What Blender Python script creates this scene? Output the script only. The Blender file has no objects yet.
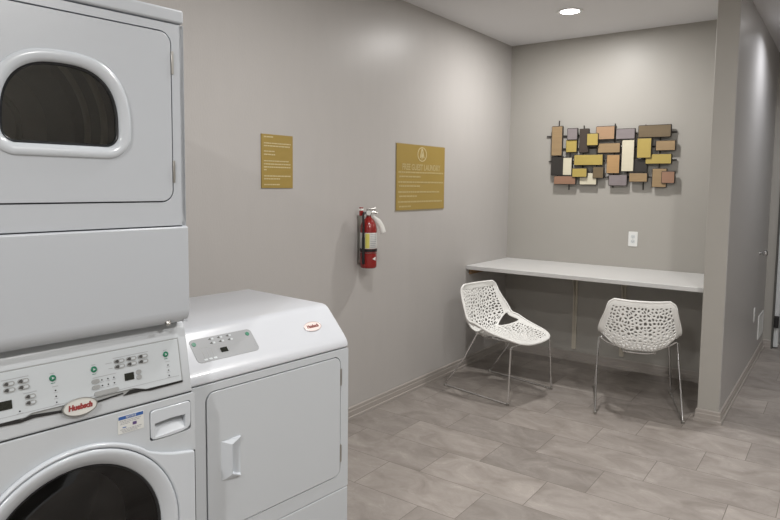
import bpy, bmesh, math, random
import numpy as np
from mathutils import Vector, Matrix
R = math.radians
random.seed(7)
COL = bpy.context.scene.collection
Z = Vector((0, 0, 1))

# ---------------------------------------------------------------- materials
def mat(name, col, rough=0.5, metal=0.0, spec=0.5, coat=0.0, emit=None, es=0.0):
    m = bpy.data.materials.new(name); m.use_nodes = True
    b = m.node_tree.nodes['Principled BSDF']
    b.inputs['Base Color'].default_value = (*col, 1); b.inputs['Roughness'].default_value = rough
    b.inputs['Metallic'].default_value = metal; b.inputs['Specular IOR Level'].default_value = spec
    b.inputs['Coat Weight'].default_value = coat; b.inputs['Coat Roughness'].default_value = 0.08
    if emit: b.inputs['Emission Color'].default_value = (*emit, 1); b.inputs['Emission Strength'].default_value = es
    return m

def noise_mat(name, c1, c2, scale, rough, bump=0.0, stretch=(1, 1, 1), detail=4, bscale=None, spec=0.5):
    m = mat(name, c1, rough, spec=spec); nt = m.node_tree; N = nt.nodes; L = nt.links
    b = N['Principled BSDF']
    tc = N.new('ShaderNodeTexCoord'); mp = N.new('ShaderNodeMapping'); mp.inputs['Scale'].default_value = stretch
    L.new(tc.outputs['Object'], mp.inputs['Vector'])
    n = N.new('ShaderNodeTexNoise'); n.inputs['Scale'].default_value = scale; n.inputs['Detail'].default_value = detail
    L.new(mp.outputs['Vector'], n.inputs['Vector'])
    mx = N.new('ShaderNodeMix'); mx.data_type = 'RGBA'
    mx.inputs[6].default_value = (*c1, 1); mx.inputs[7].default_value = (*c2, 1)
    L.new(n.outputs['Fac'], mx.inputs[0]); L.new(mx.outputs[2], b.inputs['Base Color'])
    if bump:
        n2 = N.new('ShaderNodeTexNoise'); n2.inputs['Scale'].default_value = bscale or scale * 4
        L.new(mp.outputs['Vector'], n2.inputs['Vector'])
        bp = N.new('ShaderNodeBump'); bp.inputs['Strength'].default_value = bump; bp.inputs['Distance'].default_value = 0.002
        L.new(n2.outputs['Fac'], bp.inputs['Height']); L.new(bp.outputs['Normal'], b.inputs['Normal'])
    return m

WALLC = (0.43, 0.414, 0.400)
M = dict(
    wall=noise_mat('wall_vinyl', WALLC, tuple(c * 1.05 for c in WALLC), 14, 0.36, 0.22, (1, 1, 0.25), 3, 160, 0.22),
    paint=noise_mat('wall_paint', (0.375, 0.361, 0.333), (0.388, 0.373, 0.345), 6, 0.42, 0.1, (1, 1, 1), 3, 200, 0.4),
    corr=noise_mat('corridor_paint', (0.40, 0.388, 0.38), (0.41, 0.398, 0.39), 6, 0.34, 0.03, (1, 1, 1), 3, 60, 0.3),
    ceil=noise_mat('ceiling_paint', (0.74, 0.74, 0.755), (0.76, 0.76, 0.775), 30, 0.8, 0.1, (1, 1, 1), 3, 200),
    base=noise_mat('baseboard_stone', (0.345, 0.315, 0.29), (0.37, 0.34, 0.315), 9, 0.42),
    enamel=noise_mat('white_enamel', (0.455, 0.483, 0.518), (0.463, 0.491, 0.526), 300, 0.30, 0.05, (1, 1, 1), 2, 500),
    enamel2=noise_mat('white_enamel_warm', (0.485, 0.513, 0.54), (0.493, 0.521, 0.548), 300, 0.32, 0.05, (1, 1, 1), 2, 500),
    plastic=mat('white_plastic', (0.53, 0.565, 0.605), 0.22, coat=0.3),
    console=mat('console_plastic', (0.53, 0.55, 0.585), 0.28, coat=0.15),
    overlay=mat('control_overlay', (0.49, 0.525, 0.55), 0.4),
    graypad=mat('grey_membrane', (0.27, 0.28, 0.29), 0.45),
    pill=mat('button_grey', (0.30, 0.31, 0.31), 0.45),
    pilld=mat('button_dark', (0.05, 0.05, 0.05), 0.4),
    green=mat('start_green', (0.01, 0.16, 0.085), 0.4),
    black=mat('black_plastic', (0.012, 0.012, 0.013), 0.35),
    dark=mat('gap_shade', (0.03, 0.03, 0.03), 0.6),  # near-black that paints in the shade of panel gaps
    disp=mat('display_glass', (0.012, 0.014, 0.010), 0.12),
    rubber=mat('rubber_gasket', (0.015, 0.016, 0.018), 0.35),
    drum=noise_mat('drum_steel', (0.74, 0.73, 0.70), (0.80, 0.79, 0.77), 12, 0.38),
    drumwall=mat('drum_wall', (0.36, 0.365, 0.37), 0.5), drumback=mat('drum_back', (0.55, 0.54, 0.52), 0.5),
    chrome=mat('chrome', (0.72, 0.72, 0.72), 0.10, 1.0),
    steel=mat('steel', (0.42, 0.41, 0.39), 0.32, 1.0),
    chair=mat('chair_white', (0.84, 0.84, 0.82), 0.35),
    desk=noise_mat('desk_laminate', (0.60, 0.60, 0.595), (0.615, 0.615, 0.61), 40, 0.35),
    bracket=mat('bracket_beige', (0.58, 0.54, 0.46), 0.45),
    wood=noise_mat('cleat_wood', (0.30, 0.19, 0.10), (0.22, 0.13, 0.07), 9, 0.6, 0, (1, 6, 6)),
    gold=noise_mat('gold_sign', (0.31, 0.215, 0.052), (0.335, 0.235, 0.06), 8, 0.42),
    goldtext=mat('sign_lettering', (0.52, 0.44, 0.25), 0.5),
    goldfaint=mat('sign_lettering_faint', (0.43, 0.345, 0.16), 0.5),
    silveredge=mat('sign_edge', (0.42, 0.38, 0.30), 0.35, 0.3),
    red=mat('extinguisher_red', (0.25, 0.012, 0.010), 0.25, coat=0.4),
    redink=mat('badge_red', (0.24, 0.025, 0.025), 0.5),
    brownink=mat('badge_brown', (0.20, 0.055, 0.045), 0.5),
    badge=mat('badge_cream', (0.56, 0.56, 0.53), 0.35),
    badgep=mat('badge_pinkish', (0.72, 0.62, 0.59), 0.35),
    badgerim=mat('badge_rim', (0.28, 0.28, 0.27), 0.3, 0.6),
    badgerimp=mat('badge_rim_pale', (0.50, 0.44, 0.44), 0.3, 0.3),
    label=mat('paper_label', (0.62, 0.63, 0.61), 0.5),
    yellow=mat('label_yellow', (0.62, 0.56, 0.13), 0.5),
    white=mat('white_tag', (0.75, 0.74, 0.71), 0.5),
    blue=mat('label_blue', (0.03, 0.10, 0.32), 0.5),
    purple=mat('label_purple', (0.10, 0.06, 0.18), 0.5),
    ink=mat('label_ink', (0.33, 0.34, 0.36), 0.6),
    plate=mat('outlet_white', (0.74, 0.75, 0.74), 0.35),
    slot=mat('outlet_slot', (0.05, 0.05, 0.05), 0.6),
    slotface=mat('outlet_face', (0.60, 0.63, 0.64), 0.4),
    doorw=mat('door_white', (0.62, 0.64, 0.65), 0.4),
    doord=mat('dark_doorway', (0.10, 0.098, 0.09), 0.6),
    lens=mat('lamp_lens', (1, 1, 1), 0.4, emit=(1.0, 0.97, 0.96), es=14.0),
    rod=mat('dark_iron', (0.05, 0.045, 0.04), 0.5, 0.5),
)
def woodmat(name, a, b):
    m = noise_mat(name, a, b, 6, 0.45, 0.1, (1.2, 1, 9), 5, 40); return m
BLK = dict(
    tan=woodmat('block_tan', (0.35, 0.245, 0.13), (0.24, 0.165, 0.09)),
    orange=woodmat('block_orange', (0.43, 0.27, 0.125), (0.33, 0.20, 0.09)),
    salmon=woodmat('block_salmon', (0.41, 0.25, 0.15), (0.28, 0.19, 0.11)),
    redwood=woodmat('block_redwood', (0.33, 0.18, 0.12), (0.23, 0.14, 0.09)),
    lilac=woodmat('block_lilac', (0.24, 0.21, 0.215), (0.19, 0.165, 0.17)),
    mustard=woodmat('block_mustard', (0.42, 0.32, 0.085), (0.37, 0.28, 0.08)),
    brown=woodmat('block_brown', (0.12, 0.088, 0.05), (0.17, 0.125, 0.07)),
    dark=woodmat('block_dark', (0.045, 0.032, 0.026), (0.06, 0.045, 0.036)),
    black=woodmat('block_black', (0.026, 0.023, 0.021), (0.035, 0.031, 0.028)),
    ivory=woodmat('block_ivory', (0.62, 0.58, 0.45), (0.56, 0.52, 0.40)),
)
def glassmat(name, tint, fac, rough=0.03):
    m = bpy.data.materials.new(name); m.use_nodes = True; N = m.node_tree.nodes; L = m.node_tree.links
    N.clear(); o = N.new('ShaderNodeOutputMaterial'); t = N.new('ShaderNodeBsdfTransparent'); t.inputs[0].default_value = (*tint, 1)
    g = N.new('ShaderNodeBsdfGlossy'); g.inputs['Roughness'].default_value = rough
    lw = N.new('ShaderNodeLayerWeight'); pw = N.new('ShaderNodeMath'); pw.operation = 'POWER'; L.new(lw.outputs['Facing'], pw.inputs[0]); pw.inputs[1].default_value = 5
    f = N.new('ShaderNodeMath'); f.operation = 'MULTIPLY_ADD'; L.new(pw.outputs[0], f.inputs[0]); f.inputs[1].default_value = 0.6; f.inputs[2].default_value = fac
    mx = N.new('ShaderNodeMixShader'); L.new(f.outputs[0], mx.inputs[0]); L.new(t.outputs[0], mx.inputs[1]); L.new(g.outputs[0], mx.inputs[2])
    L.new(mx.outputs[0], o.inputs[0]); return m
M['glass_dryer'] = glassmat('dryer_glass', (0.82, 0.81, 0.78), 0.03)
M['glass_washer'] = glassmat('washer_glass', (0.20, 0.20, 0.205), 0.04)

def floor_material():
    m = mat('floor_tile', (0.3, 0.28, 0.26), 0.42); nt = m.node_tree; N = nt.nodes; L = nt.links; b = N['Principled BSDF']
    tc = N.new('ShaderNodeTexCoord'); sp = N.new('ShaderNodeSeparateXYZ'); L.new(tc.outputs['Object'], sp.inputs[0])
    def mt(op, a, c=None, d=None):
        n = N.new('ShaderNodeMath'); n.operation = op
        for i, v in enumerate((a, c, d)):
            if v is None: continue
            if isinstance(v, (int, float)): n.inputs[i].default_value = v
            else: L.new(v, n.inputs[i])
        return n.outputs[0]
    ROW, TL, ST = 0.303, 0.584, 0.1947
    ry = mt('DIVIDE', mt('SUBTRACT', sp.outputs['Y'], 0.9782), ROW); row = mt('FLOOR', ry); fy = mt('SUBTRACT', ry, row)
    off = mt('MULTIPLY_ADD', row, ST, 0.5666)
    rx = mt('DIVIDE', mt('SUBTRACT', sp.outputs['X'], off), TL); col = mt('FLOOR', rx); fx = mt('SUBTRACT', rx, col)
    ex = mt('MULTIPLY', mt('MINIMUM', fx, mt('SUBTRACT', 1.0, fx)), TL)
    ey = mt('MULTIPLY', mt('MINIMUM', fy, mt('SUBTRACT', 1.0, fy)), ROW)
    e = mt('MINIMUM', ex, ey); grout = mt('LESS_THAN', e, 0.0017)
    cb = N.new('ShaderNodeCombineXYZ'); L.new(row, cb.inputs[0]); L.new(col, cb.inputs[1])
    wn = N.new('ShaderNodeTexWhiteNoise'); wn.noise_dimensions = '2D'; L.new(cb.outputs[0], wn.inputs['Vector'])
    va = N.new('ShaderNodeVectorMath'); va.operation = 'MULTIPLY_ADD'
    L.new(wn.outputs['Color'], va.inputs[0]); va.inputs[1].default_value = (7, 7, 7); L.new(tc.outputs['Object'], va.inputs[2])
    def noise(scale, detail, dist, st, rot=0.5, rough=0.55):
        mp = N.new('ShaderNodeMapping'); mp.inputs['Scale'].default_value = st; mp.inputs['Rotation'].default_value = (0, 0, rot)
        L.new(va.outputs[0], mp.inputs[0])
        n = N.new('ShaderNodeTexNoise'); n.inputs['Scale'].default_value = scale; n.inputs['Detail'].default_value = detail
        n.inputs['Distortion'].default_value = dist; n.inputs['Roughness'].default_value = rough
        L.new(mp.outputs[0], n.inputs['Vector']); return n.outputs['Fac']
    n1 = noise(4.2, 7, 0.9, (1, 1.6, 1), 0.6, 0.62); n2 = noise(4.5, 3, 1.4, (1, 2.0, 1), -0.6); n3 = noise(55, 2, 0, (1, 1, 1))
    cr = N.new('ShaderNodeValToRGB'); L.new(n1, cr.inputs[0])
    E = cr.color_ramp.elements; E[0].position = 0.28; E[0].color = (0.225, 0.198, 0.176, 1); E[1].position = 0.72; E[1].color = (0.372, 0.338, 0.312, 1)
    mid = E.new(0.5); mid.color = (0.305, 0.275, 0.252, 1)
    vein = mt('SUBTRACT', 1.0, mt('MINIMUM', mt('MULTIPLY', mt('ABSOLUTE', mt('SUBTRACT', n2, 0.5)), 42.0), 1.0))
    gate = mt('MULTIPLY', vein, mt('MULTIPLY', mt('MAXIMUM', mt('SUBTRACT', n1, 0.47), 0.0), 2.6))
    m1 = N.new('ShaderNodeMix'); m1.data_type = 'RGBA'; L.new(gate, m1.inputs[0]); L.new(cr.outputs[0], m1.inputs[6]); m1.inputs[7].default_value = (0.46, 0.42, 0.385, 1)
    val = mt('ADD', mt('MULTIPLY_ADD', wn.outputs['Value'], 0.26, 0.83), mt('MULTIPLY', mt('SUBTRACT', n3, 0.5), 0.10))
    hs = N.new('ShaderNodeHueSaturation'); L.new(m1.outputs[2], hs.inputs['Color']); L.new(val, hs.inputs['Value'])
    m2 = N.new('ShaderNodeMix'); m2.data_type = 'RGBA'; L.new(grout, m2.inputs[0]); L.new(hs.outputs[0], m2.inputs[6]); m2.inputs[7].default_value = (0.15, 0.13, 0.115, 1)
    L.new(m2.outputs[2], b.inputs['Base Color'])
    bp = N.new('ShaderNodeBump'); bp.inputs['Strength'].default_value = 0.25; bp.inputs['Distance'].default_value = 0.001
    L.new(mt('SUBTRACT', mt('MULTIPLY', n1, 0.4), grout), bp.inputs['Height']); L.new(bp.outputs[0], b.inputs['Normal'])
    return m
M['floor'] = floor_material()

# ---------------------------------------------------------------- mesh helpers
def obj(name, bm, m, parent=None, bevel=0.0, seg=2, smooth=False, ang=35, xf=None, label=None):
    """link a bmesh as ONE object; xf maps the drawing frame into the parent's frame"""
    if xf is not None: bm.transform(xf)
    bmesh.ops.recalc_face_normals(bm, faces=bm.faces)
    me = bpy.data.meshes.new(name); bm.to_mesh(me); bm.free(); me.materials.append(m)
    o = bpy.data.objects.new(name, me); COL.objects.link(o)
    if parent is not None: o.parent = parent
    if bevel:
        b = o.modifiers.new('bevel', 'BEVEL'); b.width = bevel; b.segments = seg; b.limit_method = 'ANGLE'; b.angle_limit = R(ang)
        b.harden_normals = False
    if smooth or bevel:
        for p in me.polygons: p.use_smooth = True
        try: me.set_sharp_from_angle(angle=R(ang))
        except Exception: pass
    if label: o['label'] = label
    return o
def tag(o, label, cat, group=None):
    o['label'] = label; o['category'] = cat
    if group: o['group'] = group
    return o
def thing(name, label, cat, loc=(0, 0, 0), rz=0.0, group=None):
    o = bpy.data.objects.new(name, None); COL.objects.link(o); o.location = loc; o.rotation_euler = (0, 0, rz)
    o.empty_display_size = 0.05
    return tag(o, label, cat, group)
def struct(name, bm, m, label=None, **k):
    o = obj(name, bm, m, **k); o['kind'] = 'structure'
    if label: o['label'] = label
    return o
def BM(): return bmesh.new()
def box(bm, x0, y0, z0, x1, y1, z1):
    v = [bm.verts.new(p) for p in ((x0, y0, z0), (x1, y0, z0), (x1, y1, z0), (x0, y1, z0), (x0, y0, z1), (x1, y0, z1), (x1, y1, z1), (x0, y1, z1))]
    for f in ((0, 3, 2, 1), (4, 5, 6, 7), (0, 1, 5, 4), (1, 2, 6, 5), (2, 3, 7, 6), (3, 0, 4, 7)): bm.faces.new([v[i] for i in f])
    return bm
def bx(*a): return box(BM(), *a)
def plate(pts, d0, d1, holes=(), bm=None):
    """outline in local x,y extruded along local z from d0 to d1, with through holes"""
    bm = bm or BM(); loops = [pts] + list(holes); caps = []; rings = []
    for d in (d0, d1):
        es = []; vs_all = []
        for lp in loops:
            vs = [bm.verts.new((p[0], p[1], d)) for p in lp]; vs_all.append(vs)
            if holes: es += [bm.edges.new((vs[i], vs[(i + 1) % len(vs)])) for i in range(len(vs))]
        if holes: bmesh.ops.triangle_fill(bm, use_beauty=True, use_dissolve=False, edges=es)
        else: bm.faces.new(vs_all[0])
        rings.append(vs_all)
    for a, b in zip(*rings):
        n = len(a)
        for i in range(n): bm.faces.new((a[i], a[(i + 1) % n], b[(i + 1) % n], b[i]))
    return bm
def rrect(x0, y0, x1, y1, r, n=6):
    out = []
    for cx, cy, a0 in ((x1 - r, y1 - r, 0), (x0 + r, y1 - r, 90), (x0 + r, y0 + r, 180), (x1 - r, y0 + r, 270)):
        for i in range(n + 1):
            a = R(a0 + 90 * i / n); out.append((cx + r * math.cos(a), cy + r * math.sin(a)))
    return out
def ell(cx, cy, rx, ry, n=32, a0=0, a1=360):
    k = n if a1 - a0 >= 360 else n + 1
    return [(cx + rx * math.cos(R(a0 + (a1 - a0) * i / n)), cy + ry * math.sin(R(a0 + (a1 - a0) * i / n))) for i in range(k)]
def lathe(prof, n=32, bm=None, closed=False):
    """profile of (radius, height) turned about local z"""
    bm = bm or BM(); rows = []
    for r, h in prof:
        if r < 1e-6: rows.append([bm.verts.new((0, 0, h))])
        else: rows.append([bm.verts.new((r * math.cos(2 * math.pi * i / n), r * math.sin(2 * math.pi * i / n), h)) for i in range(n)])
    pr = list(zip(rows, rows[1:])) + ([(rows[-1], rows[0])] if closed else [])
    for a, b in pr:
        for i in range(n):
            j = (i + 1) % n
            if len(a) == 1 and len(b) == 1: continue
            if len(a) == 1: bm.faces.new((a[0], b[j], b[i]))
            elif len(b) == 1: bm.faces.new((a[i], a[j], b[0]))
            else: bm.faces.new((a[i], a[j], b[j], b[i]))
    return bm
def tube(pts, r, n=10, bm=None, closed=False, sx=1.0):
    bm = bm or BM(); P = [Vector(p) for p in pts]; k = len(P); rings = []; up = None
    for i, p in enumerate(P):
        if closed: t = P[(i + 1) % k] - P[i - 1]
        else: t = P[min(i + 1, k - 1)] - P[max(i - 1, 0)]
        t.normalize()
        if up is None: up = Vector((0, 0, 1)) if abs(t.z) < 0.9 else Vector((0, 1, 0))
        a = (up - t * up.dot(t)).normalized(); b = t.cross(a); up = a
        rr = r[i] if isinstance(r, (list, tuple)) else r
        rings.append([bm.verts.new(p + (a * math.cos(2 * math.pi * j / n) + b * math.sin(2 * math.pi * j / n) * sx) * rr) for j in range(n)])
    for i in range(k if closed else k - 1):
        A, B = rings[i], rings[(i + 1) % k]
        for j in range(n): bm.faces.new((A[j], A[(j + 1) % n], B[(j + 1) % n], B[j]))
    if not closed:
        bm.faces.new(rings[0]); bm.faces.new(rings[-1])
    return bm
def smooth_path(pts, n=8):
    P = [Vector(p) for p in pts]; out = []
    for i in range(len(P) - 1):
        a, b, c, d = P[max(i - 1, 0)], P[i], P[i + 1], P[min(i + 2, len(P) - 1)]
        for j in range(n):
            t = j / n; out.append(0.5 * ((2 * b) + (c - a) * t + (2 * a - 5 * b + 4 * c - d) * t * t + (3 * b - a - 3 * c + d) * t ** 3))
    out.append(P[-1]); return out
def fillet(pts, r, n=5):
    P = [Vector(p) for p in pts]; out = [P[0]]
    for i in range(1, len(P) - 1):
        a = (P[i - 1] - P[i]); b = (P[i + 1] - P[i]); q = min(r, a.length * .45, b.length * .45)
        s = P[i] + a.normalized() * q; e = P[i] + b.normalized() * q
        for j in range(n + 1):
            t = j / n; out.append(s * (1 - t) ** 2 + P[i] * 2 * t * (1 - t) + e * t * t)
    out.append(P[-1]); return out
def frame(o, right, up):
    r = Vector(right).normalized(); u = Vector(up).normalized(); n = r.cross(u)
    return Matrix(((r.x, u.x, n.x, o[0]), (r.y, u.y, n.y, o[1]), (r.z, u.z, n.z, o[2]), (0, 0, 0, 1)))
def text_bm(s, size, depth=0.0006, shear=0.0, bold=0.0, sx=1.0):
    cu = bpy.data.curves.new('t', 'FONT'); cu.body = s; cu.size = size; cu.extrude = depth; cu.align_x = 'CENTER'; cu.align_y = 'CENTER'
    cu.shear = shear; cu.offset = bold; cu.resolution_u = 3
    o = bpy.data.objects.new('t', cu); COL.objects.link(o)
    dg = bpy.context.evaluated_depsgraph_get(); me = bpy.data.meshes.new_from_object(o.evaluated_get(dg))
    bm = BM(); bm.from_mesh(me); bpy.data.objects.remove(o); bpy.data.meshes.remove(me); bpy.data.curves.remove(cu)
    if sx != 1: bm.transform(Matrix.Diagonal((sx, 1, 1, 1)))
    return bm
def copy_tree(o, parent=None):
    c = o.copy(); COL.objects.link(c)
    if parent is not None: c.parent = parent
    for ch in list(o.children): copy_tree(ch, c)
    return c

# ---------------------------------------------------------------- dimensions of the room
ZC = 2.747; YB = 3.8806; YC = 3.0026; XL = 1.787; XR = 1.915; YN = -3.4; XE = 4.0; YE = 5.45

struct('floor', bx(-0.1, YN, -0.1, XE, YE + 0.6, 0), M['floor'])
struct('ceiling', bx(-0.1, YN, ZC, XE, YE + 0.6, ZC + 0.1), M['ceil'])
struct('wall_left', bx(-0.1, YN, 0, 0, YB + 0.1, ZC), M['wall'])
struct('wall_back', bx(0, YB, 0, XL, YB + 0.1, ZC), M['paint'])
# partition between the alcove and the corridor
struct('wall_partition', bx(XL, YC, 0, XR - 0.004, YE, ZC), M['paint'], bevel=0.002)
struct('wall_corridor', bx(XR - 0.004, YC + 0.002, 0, XR, YE, ZC), M['corr'])
struct('wall_near', bx(-0.1, YN - 0.1, 0, XE + 0.1, YN, ZC), M['paint'])
struct('wall_right', bx(XE, YN, 0, XE + 0.1, YE + 0.6, ZC), M['paint'])
# end wall of the corridor with a doorway
bm = BM()
box(bm, XR, YE, 0, 1.985, YE + 0.12, ZC); box(bm, 1.985, YE, 2.40, 2.95, YE + 0.12, ZC); box(bm, 2.95, YE, 0, XE, YE + 0.12, ZC)
struct('wall_end', bm, M['paint'])
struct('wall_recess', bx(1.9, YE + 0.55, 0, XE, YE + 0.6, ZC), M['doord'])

def baseboard(name, path, outs):
    """moulded skirting swept along a floor path; outs = outward normal for each path point"""
    prof = [(0, 0), (0.017, 0), (0.017, 0.018), (0.011, 0.021), (0.011, 0.052), (0.0085, 0.055), (0.0085, 0.074), (0.003, 0.080), (0, 0.080)]
    bm = BM(); rows = []
    for (x, y), (nx, ny) in zip(path, outs): rows.append([bm.verts.new((x + nx * a, y + ny * a, b)) for a, b in prof])
    for a, b in zip(rows, rows[1:]):
        for i in range(len(prof)): bm.faces.new((a[i], a[(i + 1) % len(prof)], b[(i + 1) % len(prof)], b[i]))
    bm.faces.new(rows[0]); bm.faces.new(rows[-1])
    struct(name, bm, M['base'])
baseboard('baseboard_left', [(0, YN), (0, YB)], [(1, 0), (1, -1)])
baseboard('baseboard_back', [(0, YB), (XL, YB)], [(1, -1), (-1, -1)])
baseboard('baseboard_partition', [(XL, YB), (XL, YC), (XR, YC), (XR, YE)], [(-1, -1), (-1, -1), (1, -1), (1, -1)])
baseboard('baseboard_end', [(XR, YE), (1.985, YE)], [(1, -1), (0, -1)])

# corridor door: dark frame, pale leaf standing in it
bm = BM(); box(bm, 1.985, YE - 0.01, 0, 1.998, YE + 0.12, 2.40); box(bm, 2.925, YE - 0.01, 0, 2.95, YE + 0.12, 2.40); box(bm, 1.985, YE - 0.01, 2.37, 2.95, YE + 0.12, 2.40)
struct('trim_1', bm, M['doord'], label='dark door frame at the end of the corridor')
d = struct('door_1', bx(1.999, YE + 0.03, 0.01, 2.039, YE + 0.5, 2.2), M['doorw'], label='white door standing open at the end of the corridor', bevel=0.003)
h = obj('hinge', bx(1.9995, YE + 0.005, 0.20, 2.038, YE + 0.03, 0.31), M['black'], d)

# ---------------------------------------------------------------- recessed lamps
def downlight(x, y, label, power, group='recessed ceiling lamps', spread=180, col=(1.0, 0.977, 0.95)):
    t = thing('recessed_downlight', label, 'ceiling lamp', (x, y, ZC), 0, group)
    obj('trim_ring', lathe([(0.066, -0.0005), (0.090, -0.0005), (0.092, -0.004), (0.088, -0.007), (0.070, -0.006), (0.066, -0.003)], 40, closed=True), M['plate'], t, smooth=True)
    obj('lens', lathe([(0, -0.0035), (0.066, -0.0035), (0.066, -0.0005), (0, -0.0005)], 40), M['lens'], t)
    ld = bpy.data.lights.new('downlight_glow', 'AREA'); ld.shape = 'DISK'; ld.size = 0.125; ld.energy = power; ld.color = col; ld.spread = R(spread)
    lo = bpy.data.objects.new('downlight_glow', ld); COL.objects.link(lo); lo.location = (0, 0, -0.0085); lo.parent = t
    return t
downlight(0.83, 3.055, 'lit round recessed lamp in the ceiling above the desk alcove', 21)
downlight(1.30, 0.60, 'lit round recessed lamp in the ceiling in front of the single dryer', 17)
downlight(2.70, 1.00, 'lit round recessed lamp in the middle of the open floor', 20)
downlight(3.20, -0.30, 'added fill lamp, out of view in the ceiling right of the viewer', 30)  # unseen lamp added to brighten the machine fronts
downlight(1.95, -2.60, 'added fill lamp, out of view in the ceiling behind the viewer', 48)  # unseen lamp added to send low light under the desk
downlight(3.75, 3.70, 'added fill lamp, out of view at the mouth of the corridor', 12)  # unseen lamp added to lift the corridor wall, less so its floor
downlight(2.29, 4.12, 'lit round recessed lamp in the corridor ceiling', 9, spread=150, col=(0.93, 0.95, 1.0))

# ---------------------------------------------------------------- stacked washer and dryer
# local frame: x = 0 on the front plane, y along the front (0 at the right end), z up
YAW = R(-5)
ST = thing('stacked_washer_dryer', 'tall white stacked washer and dryer at the left edge, cut off by the photo', 'washing machine', (1.06, -0.36, 0), YAW)
S0 = -0.36                                    # measurements below were taken with y = -0.36 at the right end
def sf(x=0.0): return frame((x, -S0, 0), (0, 1, 0), (0, 0, 1))     # local drawing (y, z) on a plane facing out
D0 = -0.64                                    # depth behind the front
YL, YRt, YM = -1.045, -0.3635, -0.700
def sbox(x0, y0, z0, x1, y1, z1, bm=None): return box(bm or BM(), x0, y0 - S0, z0, x1, y1 - S0, z1)
# dryer cabinet: an open shell, so the drum can be seen through the window
bm = BM()
for a in ((D0, YL, 1.125, 0.0, YL + 0.012, 1.918), (D0, YRt - 0.012, 1.125, 0.0, YRt, 1.918), (D0, YL + 0.012, 1.125, -0.02, YRt - 0.012, 1.137),
          (D0, YL + 0.012, 1.906, -0.02, YRt - 0.012, 1.918), (D0, YL + 0.012, 1.137, D0 + 0.012, YRt - 0.012, 1.906)): sbox(*a, bm=bm)
cab = obj('dryer_cabinet', bm, M['enamel'], ST)
DY0, DY1, DZ0, DZ1 = -1.010, -0.402, 1.456, 1.893
hole = rrect(DY0 - .0035, DZ0 - .0035, DY1 + .0035, DZ1 + .0035, 0.0335)
obj('dryer_front_frame', plate(rrect(YL, 1.390, YRt, 1.918, 0.006, 3), -0.018, 0.0, [hole]), M['enamel'], ST, bevel=0.0015, xf=sf())
obj('front_gap_shade', plate(rrect(DY0 - .012, DZ0 - .012, DY1 + .012, DZ1 + .012, 0.034), -0.028, -0.020, [rrect(-0.86, 1.56, -0.50, 1.80, 0.05)]), M['dark'], ST, xf=sf())  # dark sheet behind the door gap, painted shade of the cabinet inside
# top cap
obj('top_panel', sbox(D0, YL, 1.922, 0.002, YRt + 0.001, 1.958), M['enamel'], ST, bevel=0.006, seg=3)
# door with the D-shaped window
def dshape(y0, ze, h, w, zb, rb, n=2.6):
    out = []
    for i in range(33):
        a = math.pi * i / 32; c, s = math.cos(a), math.sin(a)
        out.append((y0 + w * math.copysign(abs(c) ** (2 / n), c), ze + h * abs(s) ** (2 / n)))
    for i in range(1, 9): a = R(180 + 90 * i / 9 * 1.0); out.append((y0 - w + rb + rb * math.cos(a), zb + rb + rb * math.sin(a)))
    for i in range(0, 9): a = R(270 + 90 * i / 9); out.append((y0 + w - rb + rb * math.cos(a), zb + rb + rb * math.sin(a)))
    return out
def inset_d(k): return dshape(-0.676, 1.635, 0.140 + k, 0.131 + k, 1.591 - k, 0.032 + max(k, -0.02))
door = obj('dryer_door', plate(rrect(DY0, DZ0, DY1, DZ1, 0.030), -0.018, 0.0015, [inset_d(0.012)]), M['enamel'], ST, bevel=0.0025, xf=sf())
# moulded white surround of the window
def loft(loops, bm=None, close=True):
    bm = bm or BM(); rows = [[bm.verts.new((p[0], p[1], d)) for p in lp] for lp, d in loops]; n = len(rows[0])
    for a, b in list(zip(rows, rows[1:])) + ([(rows[-1], rows[0])] if close else []):
        for i in range(n): bm.faces.new((a[i], a[(i + 1) % n], b[(i + 1) % n], b[i]))
    return bm
obj('window_surround', loft([(inset_d(0.030), 0.0005), (inset_d(0.030), 0.003), (inset_d(0.027), 0.007), (inset_d(0.020), 0.0085), (inset_d(0.010), 0.0075), (inset_d(0.002), 0.001), (inset_d(0.001), -0.006), (inset_d(0.001), -0.014), (inset_d(0.022), -0.014)]), M['plastic'], door, smooth=True, ang=60, xf=sf())
obj('window_gasket', loft([(inset_d(0.0015), -0.004), (inset_d(-0.0015), -0.002), (inset_d(-0.0045), -0.004), (inset_d(-0.0045), -0.012), (inset_d(0.0015), -0.012)]), M['rubber'], door, smooth=True, ang=60, xf=sf())
obj('window_glass', plate(inset_d(-0.004), -0.010, -0.006), M['glass_dryer'], door, xf=sf())
for za, zb in ((1.788, 1.847), (1.505, 1.563)):
    hb = sbox(-0.004, -0.4015, za, 0.004, -0.3945, zb)
    hinge = obj('door_hinge', hb, M['steel'], door, bevel=0.001, label='small steel hinge on the right edge of the door')
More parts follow.
